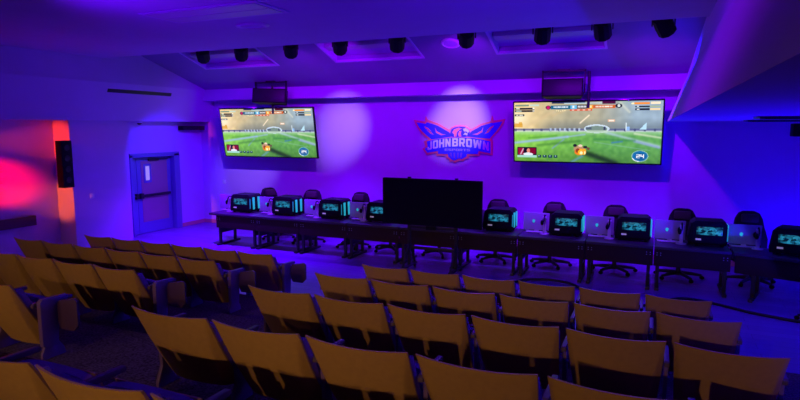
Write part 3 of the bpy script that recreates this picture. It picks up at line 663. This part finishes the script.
# ------------------------------------------------------------------ auditorium seats
def make_seat(w, first=False, last=False, tablet=False):
    hw = w/2; t = empty('auditorium_seat', (0, 0, 0), 'x', 'seat')
    H1, H0, RC = .837, .13, .35
    def shell(u, v):
        wv = hw*(.89+.11*v**.8)
        z = H0+(H1-H0)*v+.016*abs(u)**2.2*v
        y = RC*(1-v)-.02*math.sin(math.pi*v)+.05*u*u
        t0 = .97-.20*(1-v)**.8; a = max(0, (abs(u)-t0)/(1-t0)); y += a*.085*(1-v)**.75
        return (u*wv, y, z)
    MB().sheet(shell, 48, 14, (0, .018, 0)).build('back_shell', M['tan'], t)
    def cush(u, v):
        z = H0+.05+(H1-.055-H0-.05)*v; vv = (z-H0)/(H1-H0)
        wv = hw*(.885+.105*vv**.8)
        return (u*wv, RC*(1-vv)-.02*math.sin(math.pi*vv)+.05*u*u+.020+.075*abs(u)**10*(1-vv)**.75, z)
    MB().sheet(cush, 24, 8, (0, .075, .004)).build('back_cushion', M['fabric'], t)
    def pan(u, v):  # tipped-up seat
        return (u*hw*.88, .44+.05*(1-v)+.02*math.sin(math.pi*v), .32+.28*v-.03*abs(u)**3*v)
    p = MB().sheet(pan, 12, 6, (0, .075, 0)).build('seat_pan', M['fabric'], t)
    MB().sheet(lambda u, v: (u*hw*.86, .517+.05*(1-v)+.02*math.sin(math.pi*v), .325+.265*v), 8, 5, (0, .015, 0)).build('pan_underside', M['tan'], p)
    sides = [1]+([-1] if first else [])
    for s in sides:
        xx_ = s*(hw+.020)
        MB().prism([(.30, .0), (.56, .0), (.54, .08), (.46, .2), (.44, .56), (.34, .56), (.36, .2), (.30, .06)], 'x', xx_-.017, xx_+.017, .005).build('side_standard', M['armgrey'], t)
        MB().prism([(.24, .565), (.66, .565), (.68, .58), (.67, .605), (.26, .615), (.24, .60)], 'x', xx_-.020, xx_+.020, .006).build('armrest', M['armcap'], t)
    if last and tablet:
        xx_ = hw+.045
        MB().prism([(.27, .16), (.44, .14), (.47, .60), (.58, .60), (.58, .64), (.30, .655), (.27, .62)], 'x', xx_, xx_+.06, .012).build('tablet_arm', M['armgrey'], t)
        MB().prism([(xx_+.065, .37), (xx_+.10, .31), (xx_+.29, .31), (xx_+.36, .38), (xx_+.36, .63), (xx_+.32, .655), (xx_+.09, .61), (xx_+.065, .57)], 'y', .44, .468, .006).box(xx_+.04, xx_+.2, .466, .49, .40, .46, .006).build('folded_tablet', M['tablet'], t)
    return t
rown = ['front row', 'second row', 'third row', 'fourth row', 'fifth row']
def seat_block(side, w, pitch, xfun, counts, group):
    protos = {}
    for r_, cnt in enumerate(counts):
        for (n, idx) in cnt:
            key = 'last' if idx == 5 else ('first' if idx == 0 else 'mid')
            if key not in protos:
                protos[key] = make_seat(w, key == 'first', key == 'last', side == 'left'); o = protos[key]
            else: o = copy_tree(protos[key], (0, 0, 0))
            o.location = (xfun(idx, r_), ROWY[r_], .18*r_)
            o.scale = ((RP[r_]/.812) if side == 'right' else 1.0, 1, 1)
            o['group'] = group
            if side == 'right': lb = 'tan backed auditorium seat, right block, %s, %s from the aisle' % (rown[r_], ords[idx])
            else: lb = 'tan backed auditorium seat, left block, %s, %s from the aisle' % (rown[r_], ords[5-idx])
            if idx == 5 and side == 'left': lb = lb.replace('tan backed auditorium seat', 'tan backed end seat with folded tablet')
            o['label'] = lb
full = [(i, i) for i in range(6)]
RP = [.792, .815, .834, .872, .875]; RX = [-3.96, -3.96, -3.94, -4.01, -4.01]   # seat spacing and first seat of each right hand row
seat_block('right', .755, .812, lambda k, r_: RX[r_]+.3775*RP[r_]/.812+k*RP[r_], [full, full, full, full, full[:5]], 'auditorium seats in the right block')
seat_block('left', .70, .738, lambda k, r_: -10.03+.36+k*.738, [full, full, full[1:], full[4:]], 'auditorium seats in the left block')

# ------------------------------------------------------------------ lights
def spot(name, loc, target, col, energy, size, blend=.5, rad=.06):
    l = bpy.data.lights.new(name, 'SPOT'); l.color = col; l.energy = energy; l.spot_size = R(size); l.spot_blend = blend; l.shadow_soft_size = rad
    o = link(bpy.data.objects.new(name, l)); o.location = loc
    o.rotation_euler = (Vector(target)-Vector(loc)).to_track_quat('-Z', 'Y').to_euler(); return o
def point(name, loc, col, energy, rad=.1):
    l = bpy.data.lights.new(name, 'POINT'); l.color = col; l.energy = energy; l.shadow_soft_size = rad
    o = link(bpy.data.objects.new(name, l)); o.location = loc; return o
VIO = (.27, .0, 1.0); BLU = (.012, .0, 1.0); AMB = (1.0, .51, .23)
for i, (p, d) in enumerate(HEADS):
    c = BLU if i in (0, 8) else VIO
    spot('stage_light_beam', p, p+d, c, 225 if i else 150, 96 if i else 70, 1.0)
for i in (0, 1, 2, 4, 6, 8):
    p, d = HEADS[i]
    spot('floor_fill_beam', p, ((-10.6, 11.3, 0), (-8.3, 10.3, 0))[i] if i < 2 else (HX[i]*1.02-.2, 13.0, 0), (.12, .0, 1.0), (3000, 2600, 1500, 0, 1500, 0, 1400, 0, 900)[i], 46 if i > 1 else 64, 1.0)  # extra beams added to brighten the floor; the heads themselves aim at the wall
p, d = HEADS[7]
spot('face_fill_beam', p, (.4, 12.6, 3.5), VIO, 260, 60, 1.0)  # second beam added at this head to brighten the right leaning face
for i, e, sz in ((3, 640, 28), (1, 480, 28), (5, 1000, 27)):
    p, d = HEADS[i]
    spot('stage_light_accent', p+d*.02, AIM[i], (.46, .38, 1.0), e, sz, 1.0)
spot('door_wash', (-8.6, 10.1, 4.35), (-12.65, 12.3, 1.5), (.04, .01, 1.0), 900, 38, .35)
spot('pier_fill', (-6.5, 9.2, 4.3), (-12.3, 10.6, 2.2), (.10, .0, 1.0), 60, 36, .9)  # added lamp without a fixture, lifts the pier wall
spot('red_wash', (-10.6, 4.2, 2.5), (-12.85, 7.7, 1.75), (1.0, .0, .0), 3600, 16, .8)
spot('face_fill', (-3.4, 4.6, 4.4), (.35, 4.6, 3.4), VIO, 260, 76, 1.0)  # added lamp without a fixture, spreads violet over the right soffit face
for x, e in ((-10.2, 480), (-7.0, 520), (-3.6, 420), (-.6, 330)):
    spot('added_floor_fill', (x, 13.1, 3.62), (x-.2, 10.9, 0), (.10, .0, 1.0), e, 104, 1.0, .04)  # bare lamps added under the bulkhead to light the floor beneath the desks
spot('pier_red_fill', (-12.15, 3.5, 2.6), (-12.62, 9.12, 2.6), (1.0, .05, .0), 2000, 11, .7)  # narrow unseen spots added to redden the end face of the pier
spot('pier_red_fill', (-12.15, 3.5, 2.3), (-12.62, 9.12, 1.2), (1.0, .16, .01), 1400, 11, .7)
for x, y, e in ((2.7, 12.5, 130), (2.5, 9.0, 480), (2.4, 5.2, 200)):
    spot('unseen_blue_uplight', (x, y, .25 if y > 8 else .8), (x-.5, y+.5, 3.03), BLU, e, 160, .7, .04)  # out-of-view lamps without fixtures, added to turn the right soffit blue
for x in (-6.5, -2.0):
    spot('ceiling_violet_fill', (x, 4.6, 3.3), (x+.6, 6.4, 4.55), (.14, .0, 1.0), 190, 118, 1.0)  # bare lamps added to give the near ceiling its violet
for x in (-8.6, -4.6, -.6):
    spot('house_light', (x, -5.5, 4.25), (x*.85-.4, 5.6, .9), AMB, 560, 48, .9, .03)
    # unseen plate added to the house lantern: keeps its beam off the stage wall
    t = empty('house_lantern', (x, -5.5, 4.55), 'black house lantern with an added beam blocking plate under the rear ceiling', 'lantern', 'house lanterns under the rear ceiling')
    MB().tube([(0, 0, 0), (0, 0, -.12)], .02).box(-.2, .2, -.35, -.06, -.42, -.12, .02).build('housing', M['blackm'], t)
    MB().prism([(-.06, -.10), (.42, -.385), (.42, -.375), (-.06, -.09)], 'x', -.9, .9).build('beam_blocker', M['blackm'], t)

w = bpy.data.worlds.new('night'); SC.world = w; w.use_nodes = True
w.node_tree.nodes['Background'].inputs['Color'].default_value = (.0, .0, .0, 1)

# ------------------------------------------------------------------ camera
cam = bpy.data.cameras.new('camera'); cam.sensor_width = 36; cam.lens = 575/800*36; cam.clip_start = .05
co = link(bpy.data.objects.new('camera', cam)); co.location = (0, 0, 2.9)
co.rotation_euler = (R(90-7.137), 0, R(23.702)); SC.camera = co
SC.view_settings.view_transform = 'Standard'; SC.view_settings.look = 'None'; SC.view_settings.gamma = 1; SC.view_settings.use_curve_mapping = False
SC.view_settings.exposure = 0
SC.cycles.max_bounces = 6
SC.cycles.sample_clamp_indirect = 4
